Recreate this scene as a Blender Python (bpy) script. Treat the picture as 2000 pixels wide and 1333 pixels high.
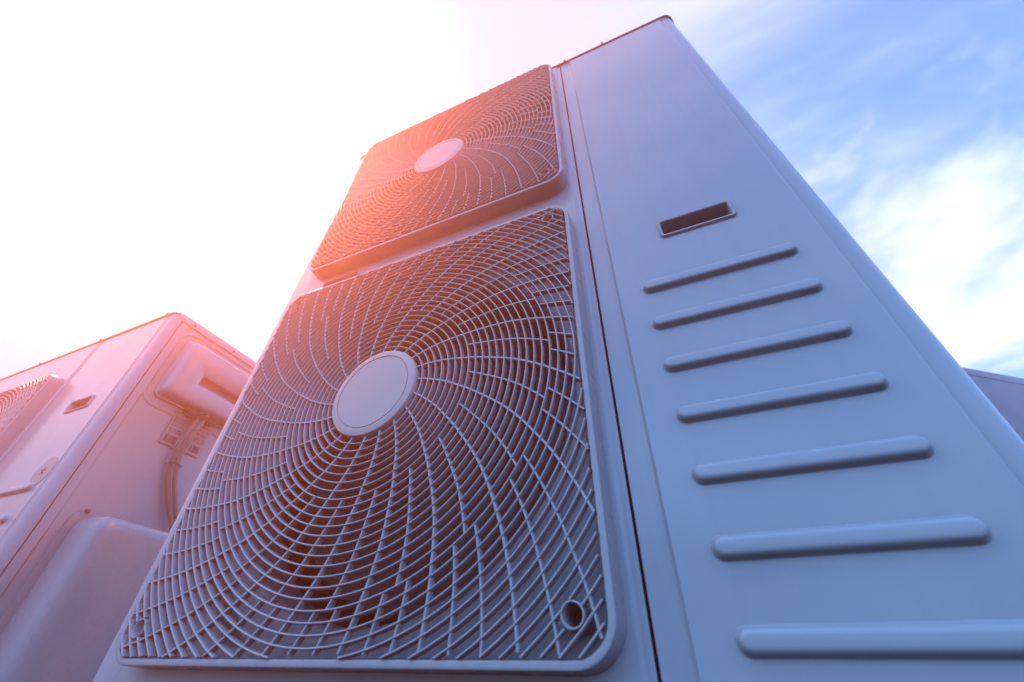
import bpy, math, random
from mathutils import Matrix, Vector
random.seed(7)
R = math.radians
for o in list(bpy.data.objects): bpy.data.objects.remove(o)
sc = bpy.context.scene
col = sc.collection

# ------------------------------------------------------------------ camera
PITCH, YAW, ROLL = R(39.7587), R(-23.9359), R(1.4005)
CAM = Vector((0.6971, -0.4181, -0.0086))
fwd = Vector((math.sin(YAW)*math.cos(PITCH), math.cos(YAW)*math.cos(PITCH), math.sin(PITCH)))
rgt = Vector((math.cos(YAW), -math.sin(YAW), 0)); up = rgt.cross(fwd)
r2 = math.cos(ROLL)*rgt + math.sin(ROLL)*up
u2 = -math.sin(ROLL)*rgt + math.cos(ROLL)*up
cd = bpy.data.cameras.new('camera'); cam = bpy.data.objects.new('camera', cd); col.objects.link(cam)
m = Matrix.Identity(4)
for i in range(3):
    m[i][0] = r2[i]; m[i][1] = u2[i]; m[i][2] = -fwd[i]; m[i][3] = CAM[i]
cam.matrix_world = m
cd.sensor_width = 36; cd.lens = 807.03*36/2000; cd.clip_start = 0.01; cd.clip_end = 2000
cd.dof.use_dof = True; cd.dof.focus_distance = 0.62; cd.dof.aperture_fstop = 4.5
sc.camera = cam

# ------------------------------------------------------------------ world, sun, exposure
SUN = Vector((-0.895, 0.085, 1.154)).normalized()        # towards the sun
sun_el = math.asin(SUN.z); sun_az = math.atan2(SUN.x, SUN.y)
w = bpy.data.worlds.new('World'); sc.world = w; w.use_nodes = True
nt = w.node_tree; nt.nodes.clear(); N = nt.nodes; L = nt.links
def nd(t, **k):
    n = N.new(t)
    for a, b in k.items(): setattr(n, a, b)
    return n
def mth(op, a, b=None, c=None):
    n = nd('ShaderNodeMath', operation=op)
    for i, v in enumerate((a, b, c)):
        if v is None: continue
        if isinstance(v, (int, float)): n.inputs[i].default_value = v
        else: L.new(v, n.inputs[i])
    return n.outputs[0]
def sstep(v, a, b):
    n = nd('ShaderNodeMapRange', interpolation_type='SMOOTHSTEP')
    L.new(v, n.inputs[0]); n.inputs[1].default_value = a; n.inputs[2].default_value = b
    return n.outputs[0]
def mixc(f, a, b):
    n = nd('ShaderNodeMix', data_type='RGBA')
    for i, v in ((0, f), (6, a), (7, b)):
        if isinstance(v, (int, float)): n.inputs[i].default_value = v
        elif isinstance(v, tuple): n.inputs[i].default_value = v
        else: L.new(v, n.inputs[i])
    return n.outputs[2]
tc = nd('ShaderNodeTexCoord')
sky = nd('ShaderNodeTexSky', sky_type='NISHITA', sun_disc=False, sun_elevation=sun_el, sun_rotation=sun_az,
         altitude=0, air_density=0.9, dust_density=0.1, ozone_density=5.0)
dot = nd('ShaderNodeVectorMath', operation='DOT_PRODUCT'); L.new(tc.outputs['Generated'], dot.inputs[0]); dot.inputs[1].default_value = SUN
cosg = dot.outputs['Value']
sep = nd('ShaderNodeSeparateXYZ'); L.new(tc.outputs['Generated'], sep.inputs[0])
den = mth('ADD', mth('MAXIMUM', sep.outputs[2], 0.0), 0.12)
cxy = nd('ShaderNodeCombineXYZ'); L.new(mth('DIVIDE', sep.outputs[0], den), cxy.inputs[0]); L.new(mth('DIVIDE', sep.outputs[1], den), cxy.inputs[1])
def noise(scale, detail, rough, dist, loc=(0, 0, 0), rot=0, sca=(1, 1, 1)):
    mp = nd('ShaderNodeMapping'); L.new(cxy.outputs[0], mp.inputs[0])
    mp.inputs['Location'].default_value = loc; mp.inputs['Rotation'].default_value = (0, 0, rot); mp.inputs['Scale'].default_value = sca
    n = nd('ShaderNodeTexNoise'); L.new(mp.outputs[0], n.inputs['Vector'])
    n.inputs['Scale'].default_value = scale; n.inputs['Detail'].default_value = detail
    n.inputs['Roughness'].default_value = rough; n.inputs['Distortion'].default_value = dist
    return n.outputs[0]
wisp = noise(1.3, 9, 0.58, 0.5, (8.8, 4.6, 0), R(-65), (0.45, 1.7, 1))
puff = noise(0.8, 11, 0.55, 0.15, (6.370, 5.102, 0))
c_w = mth('MULTIPLY', sstep(wisp, 0.40, 0.76), 0.78)
c_p = sstep(puff, 0.52, 0.64)
cloud = mth('MULTIPLY', sstep(sep.outputs[2], 0.08, 0.36), mth('MAXIMUM', mth('ADD', mth('MULTIPLY', c_w, 0.9), 0.03), mth('MULTIPLY', c_p, 0.95)))
SKY_STRENGTH = 0.065
veil = sstep(cosg, 0.40, 0.92)                      # thin bright cloud lit through by the sun
glow = sstep(cosg, 0.86, 0.995)
skyc = nd('ShaderNodeMix', data_type='RGBA', blend_type='MULTIPLY'); skyc.inputs[0].default_value = 1.0; L.new(sky.outputs[0], skyc.inputs[6]); skyc.inputs[7].default_value = (0.74, 0.99, 1.24, 1)
base = mixc(cloud, skyc.outputs[2], (2.7, 3.05, 3.6, 1))
base = mixc(mth('MULTIPLY', veil, 0.93), base, (1.45, 1.85, 2.35, 1))
base = mixc(glow, base, (2.1, 2.6, 3.1, 1))
base = mixc(sstep(sep.outputs[2], 0.40, 0.12), base, (0.6, 0.8, 1.15, 1))         # low sky dimmed to cut frontal light and keep recesses dark
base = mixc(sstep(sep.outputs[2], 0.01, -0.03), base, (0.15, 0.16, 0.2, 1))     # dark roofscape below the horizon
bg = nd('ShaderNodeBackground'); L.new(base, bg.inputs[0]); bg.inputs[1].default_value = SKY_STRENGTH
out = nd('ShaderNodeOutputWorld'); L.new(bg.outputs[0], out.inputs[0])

sl = bpy.data.lights.new('sun', 'SUN'); so = bpy.data.objects.new('sun', sl); col.objects.link(so)
sl.energy = 3.0; sl.angle = R(5); sl.color = (1.0, 0.21, 0.07)
so.rotation_euler = SUN.to_track_quat('Z', 'Y').to_euler(); so.location = (-3, 0, 4)

sc.view_settings.view_transform = 'Standard'; sc.view_settings.look = 'None'
sc.view_settings.exposure = 2.75; sc.view_settings.gamma = 1.0; sc.view_settings.use_curve_mapping = False
sc.render.engine = 'CYCLES'
sc.cycles.max_bounces = 6; sc.cycles.diffuse_bounces = 0; sc.cycles.volume_bounces = 0

# ------------------------------------------------------------------ materials
def mat(name, base, rough=0.4, spec=0.5, metal=0.0, dirt=0.0, dirtcol=(0.12, 0.10, 0.09), peel=0.0, peel_scale=600, specks=0.0, coat=0.0, rvar=0.08, streak=0.0, wave=0.0):
    M = bpy.data.materials.new(name); M.use_nodes = True
    t = M.node_tree; b = t.nodes['Principled BSDF']
    b.inputs['Roughness'].default_value = rough; b.inputs['Metallic'].default_value = metal
    b.inputs['Specular IOR Level'].default_value = spec
    b.inputs['Coat Weight'].default_value = coat; b.inputs['Coat Roughness'].default_value = 0.12
    tcn = t.nodes.new('ShaderNodeTexCoord'); geo = t.nodes.new('ShaderNodeNewGeometry')
    def nz(sc_, det, ro):
        n = t.nodes.new('ShaderNodeTexNoise'); t.links.new(geo.outputs['Position'], n.inputs['Vector'])
        n.inputs['Scale'].default_value = sc_; n.inputs['Detail'].default_value = det; n.inputs['Roughness'].default_value = ro
        return n.outputs[0]
    def mr(v, a, b_, c, d):
        n = t.nodes.new('ShaderNodeMapRange'); t.links.new(v, n.inputs[0])
        for i, x in enumerate((a, b_, c, d)): n.inputs[i+1].default_value = x
        return n.outputs[0]
    def mx(f, a, b_):
        n = t.nodes.new('ShaderNodeMix'); n.data_type = 'RGBA'
        for i, v in ((0, f), (6, a), (7, b_)):
            if isinstance(v, tuple): n.inputs[i].default_value = v
            elif isinstance(v, float): n.inputs[i].default_value = v
            else: t.links.new(v, n.inputs[i])
        return n.outputs[2]
    c = mx(mr(nz(7, 6, 0.6), 0.3, 0.7, 0.0, 1.0), tuple(x*0.985 for x in base)+(1,), tuple(min(1, x*1.015) for x in base)+(1,))
    if dirt: c = mx(mr(nz(26, 8, 0.7), 0.56, 0.78, 0.0, dirt), c, dirtcol+(1,))
    if streak:
        mp = t.nodes.new('ShaderNodeMapping'); t.links.new(geo.outputs['Position'], mp.inputs[0]); mp.inputs['Scale'].default_value = (55, 55, 2.2)
        sn = t.nodes.new('ShaderNodeTexNoise'); t.links.new(mp.outputs[0], sn.inputs['Vector']); sn.inputs['Scale'].default_value = 1.0; sn.inputs['Detail'].default_value = 5
        c = mx(mr(sn.outputs[0], 0.48, 0.80, 0.0, streak), c, dirtcol+(1,))
    if specks: c = mx(mr(nz(230, 3, 0.5), 0.76, 0.79, 0.0, specks), c, dirtcol+(1,))
    t.links.new(c, b.inputs['Base Color'])
    t.links.new(mr(nz(18, 5, 0.6), 0.3, 0.7, rough-rvar, rough+rvar), b.inputs['Roughness'])
    if peel:
        bp = t.nodes.new('ShaderNodeBump'); bp.inputs['Strength'].default_value = peel; bp.inputs['Distance'].default_value = 0.0006
        t.links.new(nz(peel_scale, 2, 0.5), bp.inputs['Height']); t.links.new(bp.outputs[0], b.inputs['Normal'])
        if wave:
            b2 = t.nodes.new('ShaderNodeBump'); b2.inputs['Strength'].default_value = 1.0; b2.inputs['Distance'].default_value = wave
            t.links.new(nz(4.5, 1, 0.4), b2.inputs['Height']); t.links.new(b2.outputs[0], bp.inputs['Normal'])
    return M
PAINT = mat('cream_sheet_steel_paint', (0.58, 0.73, 0.86), 0.24, 0.5, peel=0.02, peel_scale=420, rvar=0.01, coat=0.6, streak=0.05, wave=0.010)
PLASTIC = mat('grille_plastic', (0.62, 0.69, 0.78), 0.28, 0.6, dirt=0.10, specks=0.2, peel=0.05)
HUBP = mat('hub_plastic', (0.76, 0.79, 0.82), 0.40, 0.4, dirt=0.04)
DARK = mat('fan_dark_plastic', (0.05, 0.04, 0.038), 0.4, 0.5, dirt=0.25, dirtcol=(0.03, 0.025, 0.025))
CHAM = mat('fan_chamber_steel', (0.010, 0.007, 0.006), 0.6, 0.3)
COIL = mat('coil_fins', (0.012, 0.01, 0.01), 0.6, 0.3)
SCREW = mat('screw_steel', (0.16, 0.12, 0.10), 0.45, 0.5, metal=0.6)
CABLE = mat('cable_jacket', (0.36, 0.34, 0.32), 0.5, 0.4)
TIE = mat('cable_tie_plastic', (0.06, 0.05, 0.05), 0.5, 0.4)
ROOF = mat('roof_gravel_felt', (0.016, 0.018, 0.024), 0.9, 0.2, dirt=0.5, dirtcol=(0.012, 0.012, 0.012))
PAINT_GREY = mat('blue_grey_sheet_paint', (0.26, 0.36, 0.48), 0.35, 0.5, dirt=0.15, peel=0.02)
RUBBER = mat('foot_rubber', (0.03, 0.03, 0.03), 0.8, 0.2)
STICK = mat('sticker_paper', (0.62, 0.64, 0.68), 0.4, 0.5)
INK = mat('sticker_ink', (0.03, 0.02, 0.03), 0.5, 0.4)

# ------------------------------------------------------------------ mesh helpers
class MB:
    def __init__(s): s.v = []; s.f = []
    def face(s, pts):
        i = len(s.v); s.v += [tuple(p) for p in pts]; s.f.append(tuple(range(i, i+len(pts))))
    def loops(s, loops, close=True, cap0=False, cap1=False):
        i0 = len(s.v); n = len(loops[0])
        for l in loops: s.v += [tuple(p) for p in l]
        for a in range(len(loops)-1):
            for k in range(n if close else n-1):
                k2 = (k+1) % n
                s.f.append((i0+a*n+k, i0+a*n+k2, i0+(a+1)*n+k2, i0+(a+1)*n+k))
        if cap0: s.f.append(tuple(range(i0+n-1, i0-1, -1)))
        if cap1: s.f.append(tuple(range(i0+(len(loops)-1)*n, i0+len(loops)*n)))
    def box(s, a, b):
        x0, y0, z0 = a; x1, y1, z1 = b
        P = [(x0, y0, z0), (x1, y0, z0), (x1, y1, z0), (x0, y1, z0)]; Q = [(x, y, z1) for x, y, z in P]
        s.loops([P, Q], True, True, True)
    def tube(s, path, r, n=10):
        lp = []
        for i, p in enumerate(path):
            p = Vector(p); a = Vector(path[max(0, i-1)]); b = Vector(path[min(len(path)-1, i+1)])
            t = (b-a).normalized(); h = Vector((1, 0, 0)) if abs(t.x) < 0.9 else Vector((0, 1, 0))
            u = t.cross(h).normalized(); v = t.cross(u)
            lp.append([p + r*(math.cos(k*2*math.pi/n)*u + math.sin(k*2*math.pi/n)*v) for k in range(n)])
        s.loops(lp, True, True, True)
    def mesh(s, name, M, ang=35, weld=True):
        me = bpy.data.meshes.new(name); me.from_pydata(s.v, [], s.f); me.update()
        import bmesh
        bm = bmesh.new(); bm.from_mesh(me)
        if weld: bmesh.ops.remove_doubles(bm, verts=bm.verts, dist=1e-6)
        bmesh.ops.recalc_face_normals(bm, faces=bm.faces); bm.to_mesh(me); bm.free()
        me.materials.append(M); me.shade_smooth(); me.set_sharp_from_angle(angle=R(ang))
        return me
def link(name, me, parent=None, loc=(0, 0, 0), rot=(0, 0, 0)):
    o = bpy.data.objects.new(name, me); col.objects.link(o); o.location = loc; o.rotation_euler = rot
    if parent: o.parent = parent
    return o
def empty(name, loc, label, cat, group=None, rz=0):
    o = link(name, None, None, loc, (0, 0, rz)); o.empty_display_size = 0.1
    o['label'] = label; o['category'] = cat
    if group: o['group'] = group
    return o
def rrect(x0, z0, x1, z1, r, n=8):
    pts = []
    for cx, cz, a0 in ((x1-r, z1-r, 0), (x0+r, z1-r, 90), (x0+r, z0+r, 180), (x1-r, z0+r, 270)):
        for k in range(n+1):
            a = R(a0+90*k/n); pts.append((cx+r*math.cos(a), cz+r*math.sin(a)))
    return pts
def lathe(mb, prof, c=(0, 0), n=72, cap=True):          # profile (r, y), axis along y
    lp = []
    for r, y in prof:
        r = max(r, 1e-5)
        lp.append([(c[0]+r*math.cos(k*2*math.pi/n), y, c[1]+r*math.sin(k*2*math.pi/n)) for k in range(n)])
    mb.loops(lp, True, False, False)

# ------------------------------------------------------------------ ground
g = MB(); g.face([(-1.95, -0.62, -0.30), (2.25, -0.62, -0.30), (2.25, 1.85, -0.30), (-1.95, 1.85, -0.30)])
go = link('ground', g.mesh('ground', ROOF)); go['kind'] = 'structure'

# ------------------------------------------------------------------ fan grille (built once about its own centre, axis y)
GW, GH, GR = 0.62, 0.6275, 0.036
BOSS = [(sx*(GW/2-0.035), sz*(GH/2-0.036)) for sx in (-1, 1) for sz in (-1, 1)]
def rim_mesh():
    mb = MB(); lp = []
    for ins, y in ((-0.0025, 0.0015), (-0.0015, -0.008), (0, -0.0284), (0.0004, -0.0296), (0.0012, -0.0301), (0.0020, -0.0302),
                   (0.0058, -0.0302), (0.0064, -0.0300), (0.0067, -0.0293), (0.0085, -0.010), (0.0085, 0.0015)):
        lp.append([(x, y, z) for x, z in rrect(-GW/2+ins, -GH/2+ins, GW/2-ins, GH/2-ins, GR-ins, 10)])
    mb.loops(lp); return mb.mesh('fan_grille', PLASTIC, 32)
INS = 0.0075
def inside(x, z):
    hx, hz, r = GW/2-INS, GH/2-INS, GR-INS
    ax, az = abs(x), abs(z)
    if ax > hx or az > hz: return False
    if ax > hx-r and az > hz-r and math.hypot(ax-hx+r, az-hz+r) > r: return False
    for bx, bz in BOSS:
        if math.hypot(x-bx, z-bz) < 0.0098: return False
    return True
RPROF = [(-0.0011, -0.0248), (-0.0010, -0.0324), (-0.00075, -0.0331), (-0.0003, -0.03345), (0.0003, -0.03345), (0.00075, -0.0331), (0.0010, -0.0324), (0.0011, -0.0248)]
def sweep(mb, pts, prof, wscale=1.0, dy=0.0, closed=False):   # pts in (x, z); profile (side, y)
    lp = []; n = len(pts)
    for i in range(n):
        a = pts[(i-1) % n] if closed else pts[max(0, i-1)]; b = pts[(i+1) % n] if closed else pts[min(n-1, i+1)]
        tx, tz = b[0]-a[0], b[1]-a[1]; l = math.hypot(tx, tz); nx, nz = -tz/l, tx/l
        lp.append([(pts[i][0]+nx*s*wscale, y+dy, pts[i][1]+nz*s*wscale) for s, y in prof])
    if closed: lp.append(lp[0])
    mb.loops(lp, True, not closed, not closed)
def ring_meshes():
    res = []; k = 0
    while True:
        r = 0.0801+0.01042*k
        if r > 0.425: break
        n = 1080; ok = [inside(r*math.cos(2*math.pi*i/n), r*math.sin(2*math.pi*i/n)) for i in range(n)]
        if all(ok):
            st = 96 if r < 0.2 else 120
            mb = MB(); sweep(mb, [(r*math.cos(2*math.pi*i/st), r*math.sin(2*math.pi*i/st)) for i in range(st)], RPROF, closed=True)
            res.append([mb])
        elif any(ok):
            s0 = ok.index(False); arcs = []; cur = []
            for j in range(n+1):
                i = (s0+j) % n
                if ok[i] and j < n: cur.append(s0+j)
                else:
                    if len(cur) > 6: arcs.append(cur)
                    cur = []
            lst = []
            for c in arcs:
                m_ = max(2, len(c)//9); mb = MB()
                sweep(mb, [(r*math.cos(2*math.pi*a/n), r*math.sin(2*math.pi*a/n)) for a in [c[0]+(c[-1]-c[0])*q/m_ for q in range(m_+1)]], RPROF)
                lst.append(mb)
            if lst: res.append(lst)
        k += 1
    return [mb.mesh('ring', PLASTIC, 50) for l in res for mb in l]
ATAB = [(0.0716, 0), (0.1, -5.9), (0.1418, -13.2), (0.183, -18.6), (0.2246, -23.1), (0.2555, -26.7), (0.2665, -28.0), (0.312, -32.8), (0.36, -37.6), (0.43, -44)]
def aoff(r):
    for (a, x), (b, y) in zip(ATAB, ATAB[1:]):
        if r <= b: return x+(y-x)*(r-a)/(b-a)
    return ATAB[-1][1]
APROF = [(-0.0013, -0.0248), (-0.0012, -0.0318), (-0.0009, -0.0323), (0.0009, -0.0323), (0.0012, -0.0318), (0.0013, -0.0248)]
R8, R18 = 0.0801+0.01042*7, 0.0801+0.01042*18
def spoke_meshes():
    res = []
    def arm(th0, ra, rb, ws):
        pts = []; segs = []; n = int((rb-ra)/0.004)
        for i in range(n+1):
            r = ra+(rb-ra)*i/n; a = R(th0+aoff(r)); p = (r*math.cos(a), r*math.sin(a))
            if inside(*p): pts.append(p)
            elif pts: segs.append(pts); pts = []
        if pts: segs.append(pts)
        for s in segs:
            if len(s) > 2:
                mb = MB(); sweep(mb, s, APROF, ws); res.append(mb.mesh('spoke', PLASTIC, 50))
    for k in range(20):
        t = 22.2+18*k
        arm(t, 0.070, 0.43, 1.15)
        arm(t+9, R8, R18, 0.95)
        for j in (6, 12): arm(t+j, R18, 0.43, 0.95)
    return res
def hub_mesh():
    mb = MB()
    lathe(mb, [(0, -0.0372), (0.0584, -0.0372), (0.0590, -0.0362), (0.0597, -0.0362), (0.0603, -0.0374), (0.0655, -0.0373), (0.0700, -0.0360), (0.0716, -0.0335), (0.0716, -0.0225), (0, -0.0225)], n=96)
    return mb.mesh('hub_cap', HUBP, 40)
def boss_mesh():
    mb = MB(); lathe(mb, [(0.0122, 0.001), (0.0106, -0.030), (0.0102, -0.0325), (0.0092, -0.0328), (0.0086, -0.032), (0.0074, 0.001)], n=28)
    return mb.mesh('screw_boss', PLASTIC, 40)
def gscrew_mesh():
    mb = MB(); lathe(mb, [(0, -0.004), (0.0018, -0.0035), (0.002, -0.0055), (0.0045, -0.0045), (0.0056, -0.0015), (0.0078, -0.0012), (0.0078, 0.001)], n=20)
    return mb.mesh('screw', SCREW, 40)
RIM = rim_mesh(); RINGS = ring_meshes(); SPOKES = spoke_meshes(); HUB = hub_mesh(); BOSSM = boss_mesh(); GSCR = gscrew_mesh()
def add_grille(parent, cx, cz):
    gr = link('fan_grille', RIM, parent, (cx, 0, cz))
    for me in RINGS: link('ring', me, gr)
    for me in SPOKES: link('spoke', me, gr)
    link('hub_cap', HUB, gr)
    for bx, bz in BOSS:
        link('screw_boss', BOSSM, gr, (bx, 0, bz)); link('screw', GSCR, gr, (bx, 0, bz))
    return gr

# ------------------------------------------------------------------ axial fan
def blade_mesh():
    mb = MB(); nu, nv = 12, 14; front = []; back = []
    for i in range(nu+1):
        u = i/nu; r = 0.055+u*0.205
        a0 = -38 - 16*u; a1 = 38 + 34*math.sin(u*1.4)
        fr = []; bk = []
        for j in range(nv+1):
            v = j/nv; a = R(a0+(a1-a0)*v)
            rr = r*(1-0.06*u*(2*v-1)**4)
            y = 0.045+0.075*v*(1-0.35*u)+0.012*math.sin(v*math.pi)
            fr.append((rr*math.cos(a), y, rr*math.sin(a))); bk.append((rr*math.cos(a), y+0.003, rr*math.sin(a)))
        front.append(fr); back.append(bk)
    mb.loops(front, False); mb.loops(back, False)
    edge_f = front[0]+[l[-1] for l in front[1:]]+front[-1][-2::-1]+[l[0] for l in front[-2:0:-1]]
    edge_b = back[0]+[l[-1] for l in back[1:]]+back[-1][-2::-1]+[l[0] for l in back[-2:0:-1]]
    mb.loops([edge_f, edge_b])
    return mb.mesh('blade', DARK, 50)
def fanhub_mesh():
    mb = MB(); lathe(mb, [(0, 0.040), (0.045, 0.040), (0.055, 0.046), (0.060, 0.06), (0.062, 0.13), (0, 0.13)], n=48)
    return mb.mesh('fan', DARK, 40)
def motor_mesh():
    mb = MB(); lathe(mb, [(0, 0.135), (0.05, 0.135), (0.055, 0.14), (0.055, 0.22), (0, 0.22)], n=36)
    return mb.mesh('fan_motor', CHAM, 40)
def shroud_mesh():
    mb = MB(); lathe(mb, [(0.2840, -0.0006), (0.2805, 0.0015), (0.2775, 0.006), (0.2758, 0.014), (0.2752, 0.03), (0.2752, 0.055), (0.2780, 0.068)], n=96)
    return mb.mesh('shroud_ring', PAINT, 40)
BLADE = blade_mesh(); FHUB = fanhub_mesh(); MOTOR = motor_mesh(); SHROUD = shroud_mesh()
def add_fan(parent, cx, cz, ang):
    f = link('fan', FHUB, parent, (cx, WELL+0.02, cz), (0, R(-ang), 0))
    for k in range(3): link('blade', BLADE, f, (0, 0, 0), (0, R(120*k), 0))
    link('fan_motor', MOTOR, parent, (cx, WELL+0.02, cz)); link('shroud_ring', SHROUD, parent, (cx, WELL, cz))

# ------------------------------------------------------------------ cabinet
STEP = 0.0035; WELL = 0.026
def plate(mb, x0, z0, x1, z1, y, holes):
    """flat sheet at depth y with circular or rectangular openings cut out"""
    xs = sorted({x0, x1} | {v for h in holes for v in (h['x0'], h['x1'])}); zs = sorted({z0, z1} | {v for h in holes for v in (h['z0'], h['z1'])})
    for a, b in zip(xs, xs[1:]):
        for c, d in zip(zs, zs[1:]):
            if any(h['x0']-1e-9 <= a and b <= h['x1']+1e-9 and h['z0']-1e-9 <= c and d <= h['z1']+1e-9 for h in holes): continue
            mb.face([(a, y, c), (b, y, c), (b, y, d), (a, y, d)])
    for h in holes:
        if 'r' not in h: continue
        cx, cz = (h['x0']+h['x1'])/2, (h['z0']+h['z1'])/2; hw, hh = (h['x1']-h['x0'])/2, (h['z1']-h['z0'])/2
        n = 144; A = []; B = []; D = []; E_ = []; G = []
        for k in range(n):
            t = 2*math.pi*k/n; c_, s_ = math.cos(t), math.sin(t); q = 1/max(abs(c_)/hw, abs(s_)/hh)
            w_ = min(1/max(abs(c_)/(hw-0.012), abs(s_)/(hh-0.012)), 0.455/(abs(c_)+abs(s_)))     # dished well with cut corners
            A.append((cx+q*c_, y, cz+q*s_)); B.append((cx+w_*c_, y, cz+w_*s_))
            D.append((cx+(w_-0.002)*c_, y+0.002, cz+(w_-0.002)*s_)); E_.append((cx+(w_-0.006)*c_, y+WELL, cz+(w_-0.006)*s_))
            G.append((cx+h['r']*c_, y+WELL, cz+h['r']*s_))
        mb.loops([A, B, D, E_, G])
def front_sheet(mb, x0, z0, x1, z1, px0, pz0, px1, pz1, holes):
    plate(mb, px0, pz0, px1, pz1, 0.0, holes)
    def rr(a, b, c, d, r, y): return [(x, y, z) for x, z in rrect(a, b, c, d, r, 3)]
    s = 0.0042
    def quad(a, b, c, d, y): return [(c, y, d), (a, y, d), (a, y, b), (c, y, b)]
    # bevelled step down round the raised field
    lp = [quad(px0, pz0, px1, pz1, 0.0), quad(px0-s*0.25, pz0-s*0.25, px1+s*0.25, pz1+s*0.25, STEP*0.12),
          quad(px0-s*0.75, pz0-s*0.75, px1+s*0.75, pz1+s*0.75, STEP*0.88), quad(px0-s, pz0-s, px1+s, pz1+s, STEP), quad(x0, z0, x1, z1, STEP)]
    mb.loops(lp)
def wrap(mb, xe, z0, z1, side, rad, depth):
    """rounded vertical corner leading from the front sheet round to the side, to depth"""
    pts = [(xe, STEP)]
    for k in range(1, 9):
        a = R(90*k/8); pts.append((xe+side*rad*math.sin(a), STEP+rad*(1-math.cos(a))))
    pts.append((xe+side*rad, depth)); pts.append((xe+side*(rad-0.012), depth))
    mb.loops([[(x, y, z0) for x, y in pts], [(x, y, z1) for x, y in pts]], False)
def fold(mb, x, z0, z1, depth=0.022):
    mb.loops([[(x, STEP, z0), (x, depth, z0)], [(x, STEP, z1), (x, depth, z1)]], False)
def rib_mesh(length, hw=0.0094, h=0.0082):
    mb = MB(); lp = []
    for ins, y in ((-0.0022, 0.0006), (-0.0010, -0.0001), (-0.0002, -0.0010), (0.0008, -0.0034), (0.0018, -0.0058), (0.0030, -0.0073), (0.0044, -0.0080), (0.0060, -h)):
        lp.append([(x, y, z) for x, z in rrect(-length/2+ins, -hw+ins, length/2-ins, hw-ins, hw-ins-1e-4, 8)])
    mb.loops(lp, True, False, True); return mb.mesh('rib', PAINT, 60)
def handle_mesh(wd, ht):
    mb = MB(); lp = []
    for ins, y in ((-0.0012, 0.0006), (0.0, -0.0024), (0.0012, -0.0038), (0.0030, -0.0040), (0.0042, -0.0032), (0.0050, -0.0010), (0.0054, 0.020)):
        lp.append([(x, y, z) for x, z in rrect(-wd/2+ins, -ht/2+ins, wd/2-ins, ht/2-ins, 0.0062-ins*0.7, 5)])
    mb.loops(lp, True, False, True); return mb.mesh('recessed_handle', PLASTIC, 40)
def lid_mesh(x0, x1, dep, top, frontlip, sidelip):
    mb = MB(); o = 0.0022
    plan = rrect(x0-o, -o+0.0008, x1+o, dep+o, 0.023, 7)
    def low(y): return top-(frontlip if y < 0.012 else sidelip if y > 0.020 else frontlip+(sidelip-frontlip)*(y-0.012)/0.008)
    lp = [[(x-(x-(x0+x1)/2)*0.004, y+0.0012*(1 if y < dep/2 else -1), low(y)) for x, y in plan], [(x, y, low(y)) for x, y in plan], [(x, y, top-0.003) for x, y in plan]]
    cx, cy = (x0+x1)/2, dep/2
    for ins, dz in ((0.001, -0.001), (0.003, 0.0)):
        lp.append([(x-ins*(1 if x > cx else -1), y-ins*(1 if y > cy else -1), top+dz) for x, y in plan])
    mb.loops(lp, True, False, True); return mb.mesh('top_lid', PAINT, 40)
def lscrew_mesh():
    mb = MB(); lathe(mb, [(0, -0.0035), (0.0022, -0.0034), (0.0036, -0.0022), (0.0040, 0.0)], n=14)
    return mb.mesh('screw', SCREW, 40)
LSCR = lscrew_mesh()
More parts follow.
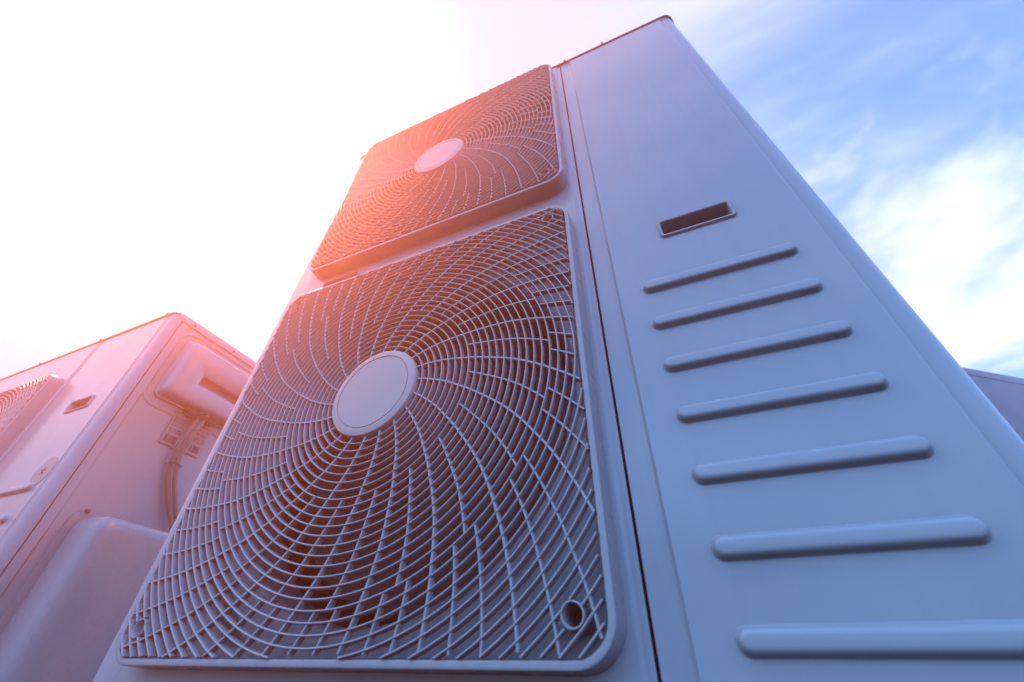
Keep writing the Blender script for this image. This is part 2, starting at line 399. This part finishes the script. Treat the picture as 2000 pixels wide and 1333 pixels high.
def build_unit(root, xl, gx, gzs, seam, cr1, cr2, xr, top, zb, ribs, handle, dep=0.37, ribx=None, fanang=(0, 0), lidscrews=(), sidescrews=(), recess=None, pztop=0.016):
    """cabinet in the unit's own coordinates: front at y=0, x to the right"""
    gcx = gx+GW/2
    hs = GW/2-0.002
    lipf, lips = 0.0065, 0.024
    # fan-side front panel
    mb = MB(); holes = [dict(x0=gcx-hs, x1=gcx+hs, z0=z+GH/2-hs, z1=z+GH/2+hs, r=0.284) for z in gzs]
    if recess: holes.append(recess)
    front_sheet(mb, xl+0.022, zb, seam-0.0016, top-lipf-0.0015, gx-0.016, zb+0.03, seam-0.0125, top-pztop, holes)
    wrap(mb, xl+0.022, zb, top-lipf-0.0015, -1, 0.022, 0.027); fold(mb, seam-0.0016, zb, top-lipf-0.0015)
    link('front_panel', mb.mesh('front_panel', PAINT, 30), root)
    if recess:
        mb = MB(); a = recess; lp = []
        for ins, y in ((-0.003, 0.0006), (-0.002, -0.0012), (0.0, -0.0016), (0.002, -0.001), (0.003, 0.016)):
            lp.append([(x, y, z) for x, z in rrect(a['x0']+ins, a['z0']+ins, a['x1']-ins, a['z1']-ins, 0.0045-ins*0.5, 4)])
        mb.loops(lp, True, False, True); link('cable_recess', mb.mesh('cable_recess', PAINT, 40), root)
    # service panel
    mb = MB(); hx0, hz0, hx1, hz1 = handle
    front_sheet(mb, seam+0.0016, zb, xr-0.022, top-lipf-0.0015, cr1+0.002, zb+0.03, cr2-0.002, top-pztop-0.004, [dict(x0=hx0+0.002, x1=hx1-0.002, z0=hz0+0.002, z1=hz1-0.002)])
    wrap(mb, xr-0.022, zb, top-lipf-0.0015, 1, 0.022, 0.0255); fold(mb, seam+0.0016, zb, top-lipf-0.0015)
    sp = link('service_panel', mb.mesh('service_panel', PAINT, 30), root)
    link('recessed_handle', handle_mesh(hx1-hx0, hz1-hz0), sp, ((hx0+hx1)/2, 0, (hz0+hz1)/2))
    rx0, rx1 = ribx; rm = rib_mesh(rx1-rx0)
    for z in ribs: link('rib', rm, sp, ((rx0+rx1)/2, 0, z))
    # sides, back, chamber, base, lid
    for x, sx in ((xl, 1), (xr, -1)):
        mb = MB(); y0 = 0.0285; t = 0.002*sx; q = 0.004
        pts = [(x+t+sx*0.004, y0), (x+sx*0.0006, y0), (x, y0+0.0012), (x, y0+0.018), (x+sx*0.0018, y0+0.021), (x+sx*0.0018, dep-0.03), (x, dep-0.027), (x, dep-0.001)]
        mb.loops([[(a, b, zb) for a, b in pts], [(a, b, top-lips-0.0) for a, b in pts], [(a+sx*0.003, b, top-lips+0.004) for a, b in pts]], False)
        link('side_panel', mb.mesh('side_panel', PAINT, 30), root)
    mb = MB(); mb.face([(xl+0.002, dep, zb), (xr-0.002, dep, zb), (xr-0.002, dep, top-0.01), (xl+0.002, dep, top-0.01)])
    link('rear_coil', mb.mesh('rear_coil', COIL), root)
    mb = MB(); x0, x1, ya, yb, za, zt = xl+0.006, seam-0.004, 0.030, dep-0.02, zb+0.01, top-0.012
    A = [(x0, ya, za), (x1, ya, za), (x1, ya, zt), (x0, ya, zt)]; B = [(x, yb, z) for x, y, z in A]
    mb.loops([A, B], True, False, True)
    A2 = [(seam-0.003, 0.0235, za), (seam+0.006, 0.0235, za), (seam+0.006, 0.0235, zt), (seam-0.003, 0.0235, zt)]; mb.face(A2)
    for xx in (xl+0.004, xr-0.009): mb.face([(xx, 0.0285+0.004, za), (xx+0.005, 0.0285+0.004, za), (xx+0.005, 0.0285+0.004, zt), (xx, 0.0285+0.004, zt)])
    link('fan_chamber', mb.mesh('fan_chamber', CHAM), root)
    mb = MB(); mb.box((xl+0.004, 0.006, zb-0.03), (xr-0.004, dep-0.004, zb-0.001)); link('base_tray', mb.mesh('base_tray', PAINT), root)
    for fx in (xl+0.12, xr-0.12):
        mb = MB(); mb.box((fx-0.03, -0.02, -0.30-root.location.z), (fx+0.03, dep+0.02, zb-0.031)); link('foot', mb.mesh('foot', RUBBER), root)
    lid = link('top_lid', lid_mesh(xl, xr, dep, top, lipf, lips), root)
    for x in lidscrews: link('screw', LSCR, lid, (x, -0.0014, top-0.0045))
    for y in sidescrews: link('screw', LSCR, lid, (xr+0.0021, y, top-0.013), (0, 0, R(90)))
    for z, a in zip(gzs, fanang):
        add_grille(root, gcx, z+GH/2); add_fan(root, gcx, z+GH/2, a)

# ------------------------------------------------------------------ the tall two-fan unit
big = empty('air_conditioner', (0, 0, 0), 'tall white two-fan outdoor air conditioning unit filling the middle and right', 'air conditioner', 'outdoor air conditioning units on the roof')
build_unit(big, -0.0846, 0.0, (0.0, 0.7070), 0.6408, 0.6690, 0.9195, 0.9502, 1.3790, -0.14,
           [0.0193+0.0638*k for k in (-1, 0, 1, 2, 3, 4, 5, 6)], (0.7448, 0.4927, 0.8463, 0.5298), ribx=(0.7023, 0.8847),
           fanang=(205, 80), lidscrews=(0.655, 0.765, 0.30, 0.02), sidescrews=(0.07, 0.2, 0.33),
           recess=dict(x0=0.038, x1=0.137, z0=0.652, z1=0.6895))

# ------------------------------------------------------------------ the lower single-fan unit on the left
X2, Y2 = -0.55, -0.008
small = empty('air_conditioner', (X2, Y2, 0.0), 'smaller white single-fan unit at the left with a cable down its side', 'air conditioner', 'outdoor air conditioning units on the roof')
build_unit(small, -1.08, -0.375-GW, (0.042,), -0.352, -0.330, -0.031, 0.0, 0.812, -0.14,
           [0.302, 0.236, 0.170, 0.104, 0.038, -0.03], (-0.2005, 0.508, -0.0995, 0.5445), ribx=(-0.245, -0.060),
           fanang=(40,), lidscrews=(-0.04, -0.36, -0.7), sidescrews=(0.06, 0.193, 0.31))
# round sticker on the front of the small unit
mb = MB(); lathe(mb, [(0, -0.0012), (0.0335, -0.0012), (0.034, -0.0008), (0.034, 0.0001)], n=40)
stk = link('round_sticker', mb.mesh('round_sticker', STICK), small, (-0.066, 0, 0.337))
mb = MB()
for k in range(5):
    a = R(90+72*k); mb.face([(0.003*math.cos(a+0.8), -0.0016, 0.003*math.sin(a+0.8)), (0.013*math.cos(a), -0.0016, 0.013*math.sin(a)), (0.003*math.cos(a-0.8), -0.0016, 0.003*math.sin(a-0.8))])
link('printed_mark', mb.mesh('printed_mark', INK), stk)
# electrical cover with finger slot on the side
def cover_mesh(y0, z0, y1, z1, h):
    mb = MB(); lp = []
    for ins, x, r in ((0, 0.0, .016), (0.0006, 0.004, .016), (0.004, 0.005, .014), (0.007, h*0.58, .016), (0.011, h*0.86, .017), (0.019, h, .02)):
        lp.append([(x, y, z) for y, z in rrect(y0+ins, z0+ins*1.2, y1-ins, z1-ins, r, 6)])
    # opening for the finger slot in the flat top
    sy0, sy1, sz0, sz1 = y0+0.072, y1-0.055, z0+0.065, z0+0.098
    n = len(lp[0]); hole = rrect(sy0, sz0, sy1, sz1, 0.006, 6)
    lp.append([(h+0.0004, y, z) for y, z in hole]); lp.append([(h-0.002, y, z) for y, z in rrect(sy0+.002, sz0+.002, sy1-.002, sz1-.002, 0.005, 6)]); lp.append([(h-0.024, y, z) for y, z in rrect(sy0+.004, sz0+.012, sy1-.004, sz1-.002, 0.004, 6)])
    mb.loops(lp, True, False, True); return mb.mesh('electrical_cover', PAINT, 50)
cov = link('electrical_cover', cover_mesh(0.066, 0.562, 0.330, 0.752, 0.034), small, (0.0018-0.0018, 0, 0))
mb = MB(); mb.box((0.006, 0.15, 0.553), (0.026, 0.245, 0.563)); link('cable_entry', mb.mesh('cable_entry', CHAM), cov)
for y in (0.095, 0.285): link('screw', LSCR, cov, (0.024, y, 0.5665), (R(90), 0, 0))
# raised border field round the cover
mb = MB(); lp = []
for ins, x in ((-0.026, -0.0010), (-0.024, 0.0006), (-0.020, 0.0010), (-0.017, 0.0002), (-0.016, -0.0012)):
    lp.append([(x, y, z) for y, z in rrect(0.066+ins, 0.562+ins, 0.330-ins, 0.752-ins, 0.03-ins*0.5, 8)])
mb.loops(lp); link('border_bead', mb.mesh('border_bead', PAINT, 60), small)
# cables
def spline(P, n=10):
    out = []; P = [Vector(p) for p in P]; Q = [P[0]]+P+[P[-1]]
    for i in range(1, len(Q)-2):
        for k in range(n):
            t = k/n; a, b, c, d = Q[i-1], Q[i], Q[i+1], Q[i+2]
            out.append(0.5*((2*b)+(-a+c)*t+(2*a-5*b+4*c-d)*t*t+(-a+3*b-3*c+d)*t**3))
    return out+[P[-1]]
for dy, dx in ((0, 0), (0.0125, 0.004)):
    mb = MB(); mb.tube(spline([(0.014+dx, 0.197+dy, 0.575), (0.016+dx, 0.194+dy, 0.545), (0.018+dx, 0.186+dy, 0.50), (0.012+dx, 0.186+dy, 0.45), (0.010+dx, 0.203+dy*1.2, 0.39), (0.012+dx, 0.236+dy*1.2, 0.33), (0.02+dx, 0.28+dy, 0.26), (0.03+dx, 0.31+dy, 0.16)]), 0.0058, 12)
    link('cable', mb.mesh('cable', CABLE, 60), small)
mb = MB(); mb.tube([(0.000, 0.184, 0.420), (0.020, 0.187, 0.421), (0.024, 0.2, 0.421), (0.022, 0.213, 0.421), (0.000, 0.222, 0.420)], 0.0014, 8)
link('cable_tie', mb.mesh('cable_tie', TIE), small)
# printed labels with bar codes
def label_part(y0, z0, y1, z1, seed):
    mb = MB(); mb.box((0.0015, y0, z0), (0.0024, y1, z1)); lb = link('printed_label', mb.mesh('printed_label', STICK), small)
    rnd = random.Random(seed); mb = MB(); x = 0.0027; y = y0+0.006
    while y < y1-0.008:
        wv = rnd.choice((0.0012, 0.0018, 0.003)); mb.face([(x, y, z0+0.006), (x, y+wv, z0+0.006), (x, y+wv, z0+0.026), (x, y, z0+0.026)]); y += wv+rnd.choice((0.001, 0.0016))
    link('barcode', mb.mesh('barcode', INK, weld=False), lb)
    mb = MB(); z = z0+0.034
    while z < z1-0.004:
        y = y0+0.004
        while y < y1-0.006:
            l = rnd.uniform(0.003, 0.012); mb.face([(x, y, z), (x, min(y+l, y1-0.004), z), (x, min(y+l, y1-0.004), z+0.0016), (x, y, z+0.0016)]); y += l+0.002
        z += rnd.choice((0.0042, 0.0042, 0.008))
    link('printed_text', mb.mesh('printed_text', INK, weld=False), lb)
label_part(0.142, 0.462, 0.186, 0.548, 1); label_part(0.212, 0.462, 0.252, 0.552, 2)
# valve cover at the foot of the side
def box_cover(y0, z0, y1, z1, h):
    mb = MB(); lp = []
    for ins, x, r in ((0.0, 0.0, .03), (0.001, 0.03, .03), (0.003, h*0.7, .03), (0.008, h*0.88, .028), (0.017, h*0.97, .026), (0.030, h, .02)):
        lp.append([(x, y, z) for y, z in rrect(y0+ins, z0+ins, y1-ins, z1-ins, r, 7)])
    mb.loops(lp, True, False, True); return mb.mesh('valve_cover', PLASTIC, 60)
vc = link('valve_cover', box_cover(0.083, -0.13, 0.345, 0.262, 0.085), small)
mb = MB(); lp = []
for ins, x in ((-0.014, 0.0), (-0.014, 0.0035), (0.004, 0.0040), (0.004, 0.0)):
    lp.append([(x, y, z) for y, z in rrect(0.083+ins, -0.13+ins, 0.345-ins, 0.262-ins, 0.032, 7)])
mb.loops(lp); link('flange', mb.mesh('flange', PLASTIC, 40), vc)
for y, z in ((0.090, 0.270), (0.338, 0.270)): link('screw', LSCR, vc, (0.0045, y, z), (0, 0, R(90)), ).scale = (1.3, 1.3, 1.3)

# ------------------------------------------------------------------ the unit standing behind, turned
far = empty('air_conditioner', (1.30, 0.94, 0.0), 'blue-grey cabinet half hidden behind the right edge of the tall unit', 'air conditioner', 'outdoor air conditioning units on the roof', rz=R(36))
mb = MB(); plan = rrect(0, 0, 0.86, 0.37, 0.03, 6)
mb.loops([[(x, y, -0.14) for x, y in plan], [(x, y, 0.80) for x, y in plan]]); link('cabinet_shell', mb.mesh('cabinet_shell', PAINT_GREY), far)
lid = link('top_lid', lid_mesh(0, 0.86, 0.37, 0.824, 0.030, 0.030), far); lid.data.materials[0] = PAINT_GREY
for fx in (0.12, 0.74):
    mb = MB(); mb.box((fx-0.03, -0.02, -0.30), (fx+0.03, 0.39, -0.141)); link('foot', mb.mesh('foot', RUBBER), far)

# ------------------------------------------------------------------ air volume added to imitate the orange lens-flare glow
HM = bpy.data.materials.new('flare_glow_volume'); HM.use_nodes = True; t = HM.node_tree
t.nodes.remove(t.nodes['Principled BSDF'])
pv = t.nodes.new('ShaderNodeVolumePrincipled'); pv.inputs['Color'].default_value = (1.0, 0.86, 0.82, 1)
pv.inputs['Density'].default_value = 0.088; pv.inputs['Anisotropy'].default_value = 0.70
t.links.new(pv.outputs[0], t.nodes['Material Output'].inputs['Volume'])
mb = MB(); mb.box((-2.0, -0.67, -1.3), (2.3, 1.9, 1.44))
hz = link('flare_haze', mb.mesh('flare_haze', HM)); hz['kind'] = 'stuff'
